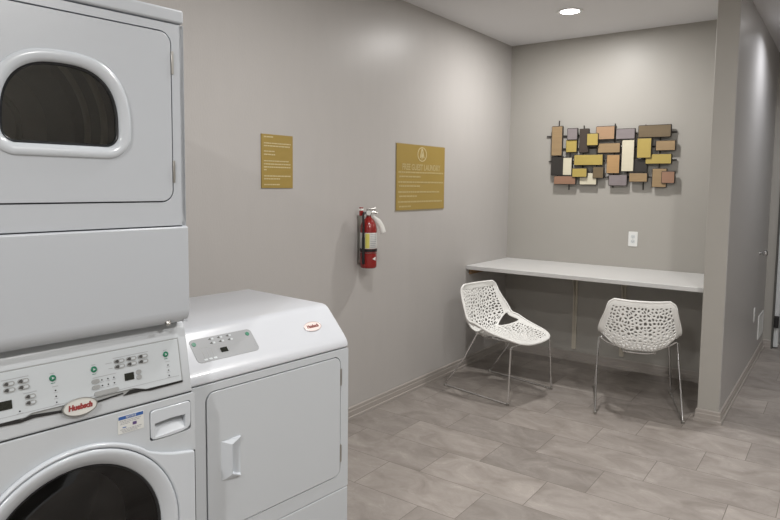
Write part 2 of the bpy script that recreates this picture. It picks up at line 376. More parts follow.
# drum with ribs and lifters behind the window
TD = Matrix.Translation((-0.70, 1.66, 0))
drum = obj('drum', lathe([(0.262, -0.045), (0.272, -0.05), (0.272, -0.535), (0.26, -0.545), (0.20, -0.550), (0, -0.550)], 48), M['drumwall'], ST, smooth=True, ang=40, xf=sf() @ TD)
for d_ in (-0.10, -0.21, -0.32, -0.43):
    obj('drum_ridge', lathe([(0.2715, d_ + .014), (0.262, d_ + .010), (0.258, d_), (0.262, d_ - .010), (0.2715, d_ - .014)], 48), M['drum'], drum, smooth=True, xf=sf() @ TD, label='bright pressed ridge inside the drum')
obj('back_plate', lathe([(0, -0.525), (0.17, -0.525), (0.19, -0.535), (0.19, -0.548)], 48), M['drumback'], drum, smooth=True, ang=40, xf=sf() @ TD)
for a in (100, 220, 340):
    lb = plate([(-0.03, 0.272), (0.03, 0.272), (0.012, 0.205), (-0.012, 0.205)], -0.50, -0.06)
    lb.transform(TD @ Matrix.Rotation(R(a), 4, 'Z')); obj('lifter', lb, M['drum'], drum, xf=sf())
bk = lathe([(0.10, -0.5245), (0.105, -0.515), (0.115, -0.515), (0.12, -0.5245)], 40); bk.transform(TD)
obj('back_ring', bk, M['steel'], drum, smooth=True, xf=sf())
# plain access panel under the dryer door, rolled under at its lower edge
pf = [(-0.03, 1.387), (0.006, 1.387), (0.009, 1.384), (0.010, 1.16), (0.009, 1.150), (0.003, 1.136), (-0.006, 1.126), (-0.03, 1.122)]
pm = plate(pf, -1.055 - S0, -0.3625 - S0)
ap = obj('access_panel', pm, M['enamel'], ST, bevel=0.004, seg=3, ang=40, xf=Matrix(((1, 0, 0, 0), (0, 0, 1, 0), (0, 1, 0, 0), (0, 0, 0, 1))))
lk = lathe([(0, 0.010), (0.006, 0.009), (0.008, 0.004), (0.008, 0)], 20)
obj('panel_lock', lk, M['steel'], ap, smooth=True, xf=Matrix.Translation((-0.002, -0.422 - S0, 1.131)) @ frame((0, 0, 0), (0, 1, 0), (0.7, 0, 0.7)), label='small round steel lock')
# middle housing that carries the sloping control panel
sec = [(D0, 0.925), (-0.001, 0.925), (0.0, 0.932), (-0.031, 1.098), (-0.036, 1.108), (-0.05, 1.122), (D0, 1.122)]
XZ = Matrix(((1, 0, 0, 0), (0, 0, 1, 0), (0, 1, 0, 0), (0, 0, 0, 1)))
hs = obj('control_housing', plate(sec, -1.055 - S0, -0.3525 - S0), M['enamel2'], ST, bevel=0.004, seg=3, ang=25, xf=XZ)
SB = Vector((-0.002, -S0, 0.93)); SUP = Vector((-0.031, 0, 0.17)).normalized()
def cf(d=0.0):                                   # frame on the slope: x = y along the front, y = height up the slope
    n = Vector((0, 1, 0)).cross(SUP); return frame(SB + n * (d + 0.003), (0, 1, 0), SUP)
# overlay with the dark finger notch line under it
ovl = [(-0.383, 0.146), (-1.040, 0.146), (-1.040, 0.036), (-0.900, 0.036), (-0.890, 0.036), (-0.780, 0.036), (-0.765, 0.042), (-0.537, 0.042), (-0.52, 0.042), (-0.487, 0.032), (-0.383, 0.032)]
cp = obj('control_panel', plate(ovl, -0.004, 0.004), M['overlay'], ST, bevel=0.0012, xf=cf(), label='pale grey control panel with green start buttons')
obj('panel_shadow_line', plate([(-0.3795, 0.1495), (-1.045, 0.1495), (-1.045, 0.034), (-0.3795, 0.0305)], -0.006, 0.0006), M['pill'], cp, xf=cf())
obj('finger_notch', plate([(-0.548, 0.029), (-0.530, 0.0395), (-0.515, 0.0395), (-0.488, 0.0315), (-0.38, 0.0315), (-0.38, 0.0265), (-0.475, 0.0255), (-0.50, 0.029)], -0.004, 0.0022), M['black'], cp, xf=cf(), label='dark notch line under the right half of the panel')
obj('finger_notch', plate([(-0.70, 0.032), (-0.765, 0.0385), (-0.785, 0.0335), (-0.81, 0.0385), (-1.04, 0.0345), (-1.04, 0.0285), (-0.83, 0.029), (-0.79, 0.0265), (-0.76, 0.030), (-0.70, 0.026)], -0.004, 0.0022), M['black'], cp, xf=cf(), label='dark notch line under the left half of the panel')
obj('finger_notch', plate([(-0.622, 0.0325), (-0.548, 0.0375), (-0.548, 0.0345), (-0.622, 0.0275)], -0.004, 0.0022), M['black'], cp, xf=cf())
obj('lower_rule', plate([(-1.03, 0.0465), (-0.39, 0.0465), (-0.39, 0.0475), (-1.03, 0.0475)], 0.003, 0.0044), M['ink'], cp, xf=cf())
def pillbtn(y, s, w=0.024, h=0.0105, dark=True, par=None, fr=None, name='button', hgt=0.0062):
    b = obj(name, plate(rrect(y - w / 2, s - h / 2, y + w / 2, s + h / 2, h * .49, 5), 0.003, hgt), M['pill'], par or cp, xf=(fr or cf()))
    if dark:
        obj('arrow_mark', plate([(y - w / 2 + 0.0005, s - 0.001), (y - w * .12, s - h * .42), (y - w * .05, s), (y - w * .12, s + h * .42), (y - w * .3, s + h * .34)], hgt, hgt + 0.0004), M['pilld'], b, xf=(fr or cf()))
        obj('key_face', plate(rrect(y, s - h * .26, y + w * .38, s + h * .26, h * .2, 3), hgt, hgt + 0.0004), M['overlay'], b, xf=(fr or cf()))
    return b
for y in (-0.806, -0.776):
    for s in (0.119, 0.105): pillbtn(y, s)
for s in (0.081, 0.067): pillbtn(-0.7645, s, 0.023)
for y in (-0.551, -0.519, -0.4875):
    for s in (0.119, 0.1055): pillbtn(y, s, 0.027)
for y in (-0.94, -0.91, -0.88): 
    for s in (0.119, 0.105): pillbtn(y, s)
for s in (0.0815, 0.067): pillbtn(-0.615, s, 0.019, dark=False)
pillbtn(-0.590, 0.0505, 0.062, 0.011, dark=False, name='long_button')
for s in (0.081, 0.0675): pillbtn(-0.503, s, 0.014, 0.0115, dark=False)
def greenbtn(y, s, par, fr, r=0.0075):
    b = obj('start_button', lathe([(0, 0.0075), (r * .8, 0.0073), (r, 0.006), (r, 0.003)], 20), M['green'], par, xf=fr() @ Matrix.Translation((y, s, 0)), smooth=True, label='round green start button')
    tri = plate([(-r * .3, -r * .4), (r * .45, 0), (-r * .3, r * .4)], 0.0075, 0.0079)
    obj('start_mark', tri, M['overlay'], b, xf=fr() @ Matrix.Translation((y, s, 0)))
for y in (-0.713, -0.616, -0.423): greenbtn(y, 0.1115, cp, cf)
def caption(y, s, w, h=0.0014, par=None, fr=None, m='ink'):
    obj('printed_caption', plate([(y - w / 2, s - h / 2), (y + w / 2, s - h / 2), (y + w / 2, s + h / 2), (y - w / 2, s + h / 2)], 0.003, 0.0045), M[m], par or cp, xf=(fr or cf()))
for y in (-0.713, -0.616, -0.423):
    caption(y, 0.1225, 0.010); caption(y, 0.0995, 0.010, m='green')
caption(-0.519, 0.1285, 0.094); caption(-0.792, 0.1285, 0.056); caption(-0.764, 0.090, 0.028); caption(-0.592, 0.0905, 0.058)
caption(-0.578, 0.1185, 0.016, m='ink'); caption(-0.574, 0.105, 0.010)
for y in (-0.709, -0.419):
    caption(y, 0.091, 0.013)
    for s in (0.0815, 0.0675, 0.0535):
        obj('indicator_dot', lathe([(0, 0.0052), (0.0017, 0.005), (0.002, 0.003)], 10), M['black'], cp, xf=cf() @ Matrix.Translation((y, s, 0))); caption(y, s - 0.005, 0.010, 0.001)
for y in (-0.599, -0.584, -0.5685):
    for s in (0.0815, 0.0675):
        obj('indicator_dot', lathe([(0, 0.0052), (0.0017, 0.005), (0.002, 0.003)], 10), M['black'], cp, xf=cf() @ Matrix.Translation((y, s, 0))); caption(y, s - 0.005, 0.009, 0.001)
obj('indicator_dot', lathe([(0, 0.0052), (0.0017, 0.005), (0.002, 0.003)], 10), M['black'], cp, xf=cf() @ Matrix.Translation((-0.789, 0.053, 0))); caption(-0.789, 0.048, 0.014, 0.0012)
obj('display', plate(rrect(-0.541, 0.0655, -0.5165, 0.084, 0.001, 2), 0.003, 0.0055), M['disp'], cp, xf=cf())
obj('display', plate(rrect(-0.845, 0.0635, -0.8035, 0.083, 0.001, 2), 0.003, 0.0055), M['disp'], cp, xf=cf())
def badge(y, s, rx, ry, par, fr, face, rim, ink, txt='Huebsch'):
    b = obj('badge', plate(ell(y, s, rx, ry, 40), 0.001, 0.0095), M[face], par, bevel=0.001, xf=fr(), label='oval badge with lettering')
    obj('badge_rim', loft([(ell(y, s, rx + .0016, ry + .0016, 40), 0.001), (ell(y, s, rx + .0016, ry + .0016, 40), 0.010), (ell(y, s, rx - .0008, ry - .0008, 40), 0.0105), (ell(y, s, rx - .0008, ry - .0008, 40), 0.001)]), M[rim], b, xf=fr(), smooth=True)
    t = text_bm(txt, ry * 0.88, 0.0004, 0.15, ry * 0.05, 0.92); t.transform(Matrix.Translation((y, s + ry * .02, 0.0100)))
    obj('lettering', t, M[ink], b, xf=fr())
badge(-0.659, 0.0305, 0.040, 0.0198, cp, cf, 'badge', 'badgerim', 'redink')

# washer below
WL, WR = -1.060, -0.3475
wb = BM()
for a in ((D0, WL, 0.03, 0.0, WL + 0.012, 0.912), (D0, WR - 0.012, 0.03, 0.0, WR, 0.912), (D0, WL + 0.012, 0.03, -0.02, WR - 0.012, 0.042), (D0, WL + 0.012, 0.90, -0.02, WR - 0.012, 0.912), (D0, WL + .012, .042, D0 + .012, WR - .012, .90)): sbox(*a, bm=wb)
obj('washer_cabinet', wb, M['enamel2'], ST)
WY, WZ = -0.672, 0.592
obj('washer_front', plate(rrect(WL, 0.03, WR, 0.9215, 0.006, 3), -0.018, 0.003, [ell(WY, WZ, 0.262, 0.262, 64), rrect(-0.4815, 0.819, -0.3605, 0.903, 0.008, 4)]), M['enamel2'], ST, bevel=0.002, xf=sf())
obj('seam_shade', sbox(-0.03, WL + .005, 0.905, -0.004, WR - .005, 0.93), M['dark'], ST)  # dark strip painting the shade in the seam below the housing
# raised lower front with its arched top
arch = [(-0.3575, 0.05), (-0.3575, 0.760), (-0.364, 0.7625), (-0.42, 0.774), (-0.455, 0.785), (-0.490, 0.800)]
AC = (-0.668, 0.586); AR = 0.279
arch += ell(AC[0], AC[1], AR, AR, 30, 56, 124) + [(2 * AC[0] - y, z) for y, z in ((-0.490, 0.800), (-0.455, 0.785), (-0.42, 0.774))] + [(-0.985, 0.757), (WL, 0.745), (WL, 0.05)]
lf = obj('lower_front', plate(arch, 0.0035, 0.019, [ell(WY, WZ, 0.2625, 0.2625, 64)]), M['plastic'], ST, bevel=0.005, seg=3, xf=sf())
obj('side_gap_shade', sbox(0.0025, -0.3575, 0.05, 0.006, -0.3495, 0.757), M['dark'], lf)  # solid dark strip, shade of a gap painted beside the lower front
obj('plinth', sbox(D0 + 0.05, WL + 0.01, 0.0, -0.02, WR - 0.01, 0.03), M['black'], ST)
# round door
wd = lathe([(0.2605, 0.004), (0.2605, 0.018), (0.258, 0.0205), (0.252, 0.021), (0.246, 0.0195), (0.221, 0.006), (0.2185, 0.001), (0.2185, -0.02), (0.2605, -0.02)], 64, closed=True)
TW = Matrix.Translation((WY, WZ, 0))
wdoor = obj('washer_door', wd, M['plastic'], ST, smooth=True, ang=60, xf=sf() @ TW)
obj('door_gasket', lathe([(0.2190, 0.000), (0.217, 0.002), (0.213, 0.0), (0.211, -0.02), (0.2190, -0.02)], 64, closed=True), M['rubber'], wdoor, smooth=True, ang=60, xf=sf() @ TW)
obj('door_glass', lathe([(0.215, -0.003), (0.207, -0.008), (0.17, -0.03), (0.12, -0.055), (0.06, -0.068), (0, -0.072)], 48), M['glass_washer'], wdoor, smooth=True, xf=sf() @ TW)
wdr = obj('washer_drum', lathe([(0.215, -0.03), (0.225, -0.06), (0.235, -0.07), (0.235, -0.40), (0.12, -0.43), (0, -0.432)], 48), M['drum'], ST, smooth=True, ang=40, xf=sf() @ TW)
obj('drum_seal', lathe([(0.216, -0.02), (0.18, -0.09), (0.172, -0.105), (0.18, -0.11), (0.226, -0.07)], 48, closed=True), M['rubber'], wdr, smooth=True, xf=sf() @ TW)
# detergent drawer with a finger recess
dr_out = [(-0.480, 0.832), (-0.475, 0.824), (-0.468, 0.8215), (-0.43, 0.8205), (-0.395, 0.8215), (-0.372, 0.826), (-0.364, 0.832), (-0.362, 0.842), (-0.362, 0.895), (-0.366, 0.901), (-0.374, 0.902), (-0.47, 0.902), (-0.478, 0.899), (-0.480, 0.892)]
rec = [(-0.4675, 0.829), (-0.379, 0.832), (-0.3785, 0.8665), (-0.42, 0.8685), (-0.4675, 0.865)]
rec2 = [(-0.4655, 0.8305), (-0.381, 0.8335), (-0.3805, 0.8655), (-0.42, 0.8672), (-0.4655, 0.8635)]
dw = obj('detergent_drawer', plate(dr_out, -0.010, 0.006, [rec]), M['plastic'], ST, bevel=0.002, xf=sf())
bmr = BM(); top = [bmr.verts.new((p[0], p[1], 0.004)) for p in rec]; bot = [bmr.verts.new((p[0] * 1.0, p[1] + (0.0 if p[1] > .85 else 0.004), -0.024 if p[1] > .85 else 0.001)) for p in rec]
for i in range(5): bmr.faces.new((top[i], top[(i + 1) % 5], bot[(i + 1) % 5], bot[i]))
bmr.faces.new(bot)
obj('finger_recess', bmr, M['plastic'], dw, xf=sf())
# warning label
wl = obj('warning_label', plate([(-0.5675, 0.864), (-0.4985, 0.864), (-0.4985, 0.910), (-0.5675, 0.910)], 0.003, 0.0042), M['label'], ST, xf=sf(), label='small white label with a blue heading band')
obj('heading_band', plate([(-0.566, 0.9005), (-0.500, 0.9005), (-0.500, 0.909), (-0.566, 0.909)], 0.0042, 0.0046), M['blue'], wl, xf=sf())
tt = text_bm('NOTICE', 0.0075, 0.0002, 0, 0.0001, 1.0); tt.transform(Matrix.Translation((-0.533, 0.9046, 0.0047))); obj('lettering', tt, M['label'], wl, xf=sf())
obj('pictogram', plate(rrect(-0.529, 0.880, -0.518, 0.888, 0.001, 2), 0.0042, 0.0046), M['purple'], wl, xf=sf())
obj('pictogram', plate(rrect(-0.556, 0.878, -0.546, 0.8805, 0.001, 2), 0.0042, 0.0046), M['blue'], wl, xf=sf())
bm = BM()
for k, (z, a, b) in enumerate(((0.8965, -0.563, -0.505), (0.8925, -0.560, -0.507), (0.8885, -0.562, -0.535), (0.8745, -0.562, -0.504), (0.871, -0.558, -0.508), (0.8675, -0.556, -0.515))):
    x = a
    while x < b - 0.002:
        w = min(random.uniform(0.003, 0.008), b - x); plate([(x, z - .0009), (x + w, z - .0009), (x + w, z + .0009), (x, z + .0009)], 0.0042, 0.0045, bm=bm); x += w + 0.0013
obj('fine_print', bm, M['ink'], wl, xf=sf())

# ---------------------------------------------------------------- single dryer
DR = thing('front_load_dryer', 'low white single dryer with sloped control top standing right of the stacked machine', 'dryer', (1.06, 0.325, 0), YAW)
B0 = 0.325; BL, BR = -0.322, 0.330
def df(x=0.0): return frame((x, -B0, 0), (0, 1, 0), (0, 0, 1))
DB = -0.605
def dbox(x0, y0, z0, x1, y1, z1, bm=None): return box(bm or BM(), x0, y0 - B0, z0, x1, y1 - B0, z1)
obj('cabinet', dbox(DB, BL + 0.002, 0.03, -0.020, BR - 0.002, 0.909), M['enamel2'], DR, bevel=0.003)
hole = rrect(-0.2705, 0.4385, 0.2905, 0.8855, 0.030)
obj('front_frame', plate(rrect(BL, 0.3865, BR, 0.909, 0.005, 3), -0.020, 0.0, [hole]), M['enamel2'], DR, bevel=0.002, xf=df())
obj('lower_panel', plate(rrect(BL, 0.04, BR, 0.3835, 0.005, 3), -0.020, 0.0, []), M['enamel2'], DR, bevel=0.003, xf=df())
obj('toe_plinth', dbox(DB + 0.04, BL + 0.01, 0.0, -0.03, BR - 0.01, 0.04), M['black'], DR)
obj('door_gap_shade', plate(rrect(-0.275, 0.434, 0.295, 0.890, 0.032), -0.0195, -0.012), M['dark'], DR, xf=df())  # dark sheet behind the door edge, gap shade put into its colour
hy0, hy1, hz0, hz1 = -0.219, -0.150, 0.598, 0.722
pocket = [(-0.187, hz0 + 0.012), (hy1, hz0 + 0.004), (hy1, hz1 - 0.004), (-0.187, hz1 - 0.012)]
dd = obj('door', plate(rrect(-0.267, 0.442, 0.287, 0.882, 0.027), -0.011, 0.002, [pocket]), M['enamel2'], DR, bevel=0.002, xf=df())
# moulded pull: a wedge rising to the grip edge, and the pocket behind it
bm = BM(); V = lambda y, z, d: bm.verts.new((y, z, d))
a = [V(hy0, hz0, 0.002), V(hy0, hz1, 0.002), V(-0.188, hz1 - 0.014, 0.016), V(-0.188, hz0 + 0.016, 0.016)]
c = [V(-0.184, hz1 - 0.014, -0.010), V(-0.184, hz0 + 0.016, -0.010)]
e = [V(hy1, hz1 - 0.004, 0.002), V(hy1, hz0 + 0.004, 0.002)]
t = [V(hy1 - .004, hz1, 0.011), V(hy0 + .012, hz1 + 0.001, 0.0035), V(hy1 - .004, hz0, 0.011), V(hy0 + .012, hz0 - .001, 0.0035)]
for f in ((a[0], a[1], a[2], a[3]), (a[3], a[2], c[0], c[1]), (c[1], c[0], e[0], e[1])): bm.faces.new(f)
bm.faces.new((a[1], t[1], t[0], a[2])); bm.faces.new((a[2], t[0], e[0], c[0])); bm.faces.new((a[1], t[1], t[0], e[0])[0:3])
bm.faces.new((a[3], t[2], t[3], a[0])); bm.faces.new((c[1], e[1], t[2], a[3]))
tz = V(hy1 + .001, hz1 + .001, 0.002); bz = V(hy1 + .001, hz0 - .001, 0.002)
bm.faces.new((t[1], tz, t[0])); bm.faces.new((t[0], tz, e[0])); bm.faces.new((t[3], t[2], bz)); bm.faces.new((t[2], e[1], bz))
obj('door_pull', bm, M['plastic'], dd, xf=df(), label='white moulded door pull')
for za, zb in ((0.776, 0.838), (0.490, 0.555)):
    obj('door_hinge', dbox(-0.003, 0.2865, za, 0.004, 0.294, zb), M['steel'], dd, bevel=0.001, label='small steel hinge on the right edge of the door')
# console cap, swept profile
cprof = [(DB, 0.912), (0.0, 0.912)] + [(0.0, 0.918), (-0.002, 0.930), (-0.008, 0.941)] + [(-0.020, 0.956), (-0.100, 1.038), (-0.110, 1.047), (-0.122, 1.053), (-0.136, 1.0555)] + [(DB + 0.012, 1.0555), (DB, 1.046)]
con = obj('console', plate(cprof, BL - B0, BR - B0), M['console'], DR, bevel=0.012, seg=4, ang=50, xf=XZ)
KB = Vector((-0.005, -B0, 0.936)); KUP = Vector((-0.080, 0, 0.082)).normalized()
KP = Vector((-0.060, -B0, 0.997))
def kf():                                        # slope frame, y = height up the slope measured from KB
    n = Vector((0, 1, 0)).cross(KUP); o = KP - KUP * 0.0815; return frame(o + n * -0.0018, (0, 1, 0), KUP)
pad = obj('control_panel', plate(rrect(-0.272, 0.040, -0.045, 0.123, 0.014, 5), 0.0, 0.0028), M['graypad'], con, xf=kf(), label='grey membrane control panel with rounded corners')
for y in (-0.259, -0.063):
    b = obj('start_button', lathe([(0, 0.0042), (0.007, 0.004), (0.0075, 0.0025)], 20), M['green'], pad, xf=kf() @ Matrix.Translation((y, 0.106, 0)), smooth=True, label='round green start button')
for y in (-0.201, -0.169, -0.1365):
    for s in (0.114, 0.0995):
        obj('button', plate([(y - 0.005, s), (y + 0.003, s - 0.004), (y + 0.004, s), (y + 0.003, s + 0.004)], 0.0027, 0.0036), M['pilld'], pad, xf=kf())
        obj('key_face', plate(rrect(y + 0.007, s - 0.003, y + 0.014, s + 0.003, 0.001, 2), 0.0027, 0.0032), M['overlay'], pad, xf=kf())
obj('display', plate(rrect(-0.1815, 0.0605, -0.157, 0.0765, 0.0008, 2), 0.0025, 0.004), M['disp'], pad, xf=kf())
for a, b in ((-0.268, -0.152), (-0.118, -0.052)): obj('printed_rule', plate([(a, 0.0885), (b, 0.0885), (b, 0.0895), (a, 0.0895)], 0.0027, 0.0031), M['pill'], pad, xf=kf())
for y in (-0.243, -0.2265, -0.210):
    obj('slider_mark', plate([(y - .001, 0.052), (y + .001, 0.052), (y + .001, 0.080), (y - .001, 0.080)], 0.0027, 0.0031), M['pill'], pad, xf=kf())
    obj('slider_button', plate(rrect(y - 0.006, 0.045, y + 0.006, 0.051, 0.002, 3), 0.0027, 0.0035), M['overlay'], pad, xf=kf())
obj('printed_rule', plate([(-0.0545, 0.048), (-0.0535, 0.048), (-0.0535, 0.078), (-0.0545, 0.078)], 0.0027, 0.0031), M['ink'], pad, xf=kf())
def kf2(): return kf() @ Matrix.Translation((0, 0, -0.0055))
badge(0.2075, 0.0815, 0.0385, 0.0185, con, kf2, 'badgep', 'badgerimp', 'brownink')

# ---------------------------------------------------------------- wall signs
def words(bm, y0, y1, z, h, full=True):
    x = y0
    while x < y1 - h:
        w = min(random.uniform(1.2, 4.2) * h, y1 - x); plate([(x, z - h / 2), (x + w, z - h / 2), (x + w, z + h / 2), (x, z + h / 2)], 0.0058, 0.0066, bm=bm); x += w + h * 0.45
WF = frame((0, 0, 0), (0, 1, 0), (0, 0, 1))
y0, y1, z0, z1 = 0.881, 1.112, 1.480, 1.765
s1 = tag(obj('wall_sign', plate([(y0, z0), (y1, z0), (y1, z1), (y0, z1)], 0.0005, 0.006), M['gold'], xf=WF), 'small narrow gold sign with lines of fine print on the left wall', 'sign')
bm = BM()
for v, a, b in ((0.048, 0.07, 0.36), (0.165, 0.07, 0.93), (0.215, 0.07, 0.90), (0.315, 0.07, 0.42), (0.375, 0.07, 0.42), (0.495, 0.07, 0.88), (0.552, 0.07, 0.92), (0.608, 0.07, 0.92), (0.66, 0.07, 0.15), (0.775, 0.07, 0.92), (0.828, 0.07, 0.60), (0.935, 0.07, 0.58)):
    words(bm, y0 + a * (y1 - y0), y0 + b * (y1 - y0), z1 - v * (z1 - z0), 0.0062)
obj('lettering', bm, M['goldtext'], s1, xf=WF)
y0, y1, z0, z1 = 2.108, 2.738, 1.328, 1.787
s2 = thing('wall_sign', 'large square gold sign with a round emblem, right of the fire extinguisher', 'sign', (0, (y0 + y1) / 2, z0))
W2 = frame((0, -(y0 + y1) / 2, -z0), (0, 1, 0), (0, 0, 1))
obj('panel', plate([(y0, z0), (y1, z0), (y1, z1), (y0, z1)], 0.003, 0.008), M['gold'], s2, xf=W2)
obj('backing_edge', plate([(y0 - .006, z0 - .010), (y1 + .002, z0 - .010), (y1 + .002, z1 + .004), (y0 - .006, z1 + .004)], 0.0002, 0.003), M['silveredge'], s2, xf=W2)
yc = (y0 + y1) / 2; ze = z1 - 0.064
em = loft([(ell(yc, ze, .060, .052, 40), .0078), (ell(yc, ze, .060, .052, 40), .0094), (ell(yc, ze, .053, .045, 40), .0094), (ell(yc, ze, .053, .045, 40), .0078)])
obj('emblem_ring', em, M['goldtext'], s2, xf=W2)
leaf = BM()
plate([(yc - .030, ze - .026), (yc - .019, ze - .026), (yc + .003, ze + .040), (yc - .006, ze + .047)], .0078, .0094, bm=leaf)
plate([(yc + .030, ze - .026), (yc + .019, ze - .026), (yc - .001, ze + .034), (yc + .008, ze + .040)], .0078, .0090, bm=leaf)
plate([(yc - .004, ze - .040), (yc + .010, ze - .012), (yc + .002, ze + .012), (yc - .010, ze - .012)], .0078, .0092, bm=leaf)
obj('emblem_leaf', leaf, M['goldtext'], s2, xf=W2)
tt = text_bm('FREE GUEST LAUNDRY', 0.060, 0.0006, 0, 0.0016, 0.86)
xs = [v.co.x for v in tt.verts]; tt.transform(Matrix.Diagonal((0.50 / (max(xs) - min(xs)), 1, 1, 1)))
tt.transform(Matrix.Translation((yc, z1 - 0.160, 0.0086))); obj('heading', tt, M['goldfaint'], s2, xf=W2)
bm = BM()
for v, a, b in ((0.425, 0.03, 0.97), (0.49, 0.05, 0.47), (0.575, 0.03, 0.97), (0.635, 0.05, 0.48), (0.725, 0.03, 0.90), (0.79, 0.05, 0.40), (0.875, 0.03, 0.95), (0.945, 0.05, 0.28)):
    words(bm, y0 + a * (y1 - y0), y0 + b * (y1 - y0), z1 - v * (z1 - z0), 0.011)
bm.transform(Matrix.Translation((0, 0, 0.0023))); obj('lettering', bm, M['goldfaint'], s2, xf=W2)

# ---------------------------------------------------------------- fire extinguisher
FX, FY, FZ = 0.075, 1.714, 0.978
FE = thing('fire_extinguisher', 'red fire extinguisher with a white tag hung on the left wall between two gold signs', 'fire extinguisher', (FX, FY, FZ))
obj('cylinder', lathe([(0, 0.004), (0.044, 0.0), (0.052, 0.006), (0.053, 0.02), (0.053, 0.245), (0.050, 0.268), (0.042, 0.290), (0.030, 0.307), (0.019, 0.318), (0.0155, 0.326), (0.0155, 0.335), (0, 0.335)], 36), M['red'], FE, smooth=True, ang=50)
obj('label', lathe([(0.0531, 0.125), (0.0538, 0.126), (0.0538, 0.224), (0.0531, 0.225)], 36), M['label'], FE, smooth=True, label='white printed label around the cylinder')
def patch(a0, a1, z0, z1, r, bm=None):
    bm = bm or BM(); n = 8; rr = []
    for i in range(n + 1):
        a = R(a0 + (a1 - a0) * i / n); rr.append([bm.verts.new((r * math.cos(a), r * math.sin(a), z)) for z in (z0, z1)])
    for a, b in zip(rr, rr[1:]): bm.faces.new((a[0], b[0], b[1], a[1]))
    return bm
obj('yellow_panel', patch(-74, -45, 0.129, 0.221, 0.0542), M['yellow'], FE, smooth=True, label='yellow strip of the label')
bm = BM()
for z in np.linspace(0.134, 0.214, 8): patch(-40, 8, z, z + 0.004, 0.0543, bm)
obj('fine_print', bm, M['ink'], FE)
obj('strap', lathe([(0.0535, 0.106), (0.0555, 0.107), (0.0555, 0.122), (0.0535, 0.123)], 36), M['black'], FE, smooth=True, label='black bracket strap')
bm = BM(); box(bm, -FX + 0.0005, -0.02, 0.02, -FX + 0.005, 0.02, 0.33); box(bm, -FX + 0.005, -0.016, 0.03, -0.05, 0.016, 0.05); box(bm, -FX + 0.005, -0.016, 0.107, -0.051, 0.016, 0.122)
obj('wall_bracket', bm, M['steel'], FE)
bm = plate([(-0.016, 0.0), (0.010, -0.011), (0.010, 0.012)], 0, 0.0008)
bm.transform(frame((0.0540, -0.0095, 0.062), (0.174, 0.985, 0), (0, 0, 1))); obj('white_arrow', bm, M['white'], FE)
obj('valve_head', lathe([(0, 0.334), (0.019, 0.334), (0.020, 0.348), (0.015, 0.356), (0.015, 0.372), (0, 0.374)], 20), M['steel'], FE, smooth=True)
fw = Vector((0.62, -0.78, 0)).normalized()                        # levers and gauge point into the room
sd = Vector((0.75, 0.6, 0)).normalized()
obj('handle', tube(smooth_path([Vector((0, 0, 0.352)) + sd * 0.0, Vector((0, 0, 0.353)) + sd * 0.03, Vector((0, 0, 0.345)) + sd * 0.055]), [0.007] * 17, 8), M['steel'], FE, smooth=True)
obj('squeeze_lever', tube(smooth_path([Vector((0, 0, 0.370)) - sd * 0.010, Vector((0, 0, 0.374)) + sd * 0.018, Vector((0, 0, 0.376)) + sd * 0.044]), [0.006] * 17, 8), M['steel'], FE, smooth=True)
g = obj('pressure_gauge', lathe([(0, 0.012), (0.017, 0.012), (0.021, 0.009), (0.021, 0)], 20), M['chrome'], FE, smooth=True, xf=frame(Vector((0, 0, 0.350)) + fw * 0.018, Z.cross(fw), (0, 0, 1)))
obj('gauge_dial', lathe([(0, 0.0125), (0.0145, 0.0125), (0.0145, 0.0118), (0, 0.0118)], 20), M['label'], g, xf=frame(Vector((0, 0, 0.350)) + fw * 0.018, Z.cross(fw), (0, 0, 1)))
hy = Vector((0.036, -0.047, 0))
obj('hose', tube(smooth_path([(0.0, -0.016, 0.350), (0.0, -0.045, 0.350), (0.004, -0.060, 0.325), (0.008, -0.061, 0.27), (0.008, -0.062, 0.16), (0.008, -0.061, 0.03)], 8), [0.0075] * 30 + [0.0095] * 11, 10), M['black'], FE, smooth=True, label='black discharge hose')
obj('hose_clip', lathe([(0.0535, 0.098), (0.0560, 0.0985), (0.0560, 0.1005), (0.0535, 0.101)], 36), M['steel'], FE, smooth=True)
rh = obj('hanger_block', bx(-0.028, -0.062, 0.330, -0.010, -0.040, 0.384), M['red'], FE, bevel=0.003, label='red block with a white band beside the valve')
obj('white_band', bx(-0.0288, -0.0628, 0.364, -0.0092, -0.0392, 0.376), M['white'], rh)
tp = [Vector((0.030, 0.004, 0.330)), Vector((0.052, 0.026, 0.300)), Vector((0.068, 0.044, 0.262)), Vector((0.076, 0.054, 0.222))]
sp = smooth_path(tp, 6); bm = BM(); rows = []
wdir = Vector((0.70, 0.52, 0.40)).normalized()
for i, p in enumerate(sp):
    w = 0.007 + 0.011 * min(1, i / 6); rows.append([bm.verts.new(p + wdir * (w * k)) for k in (-1, 1)])
for a, b in zip(rows, rows[1:]): bm.faces.new((a[0], a[1], b[1], b[0]))
tg = obj('inspection_tag', bm, M['white'], FE, smooth=True, label='white paper inspection tag curling to the right'); so = tg.modifiers.new('thick', 'SOLIDIFY'); so.thickness = 0.001

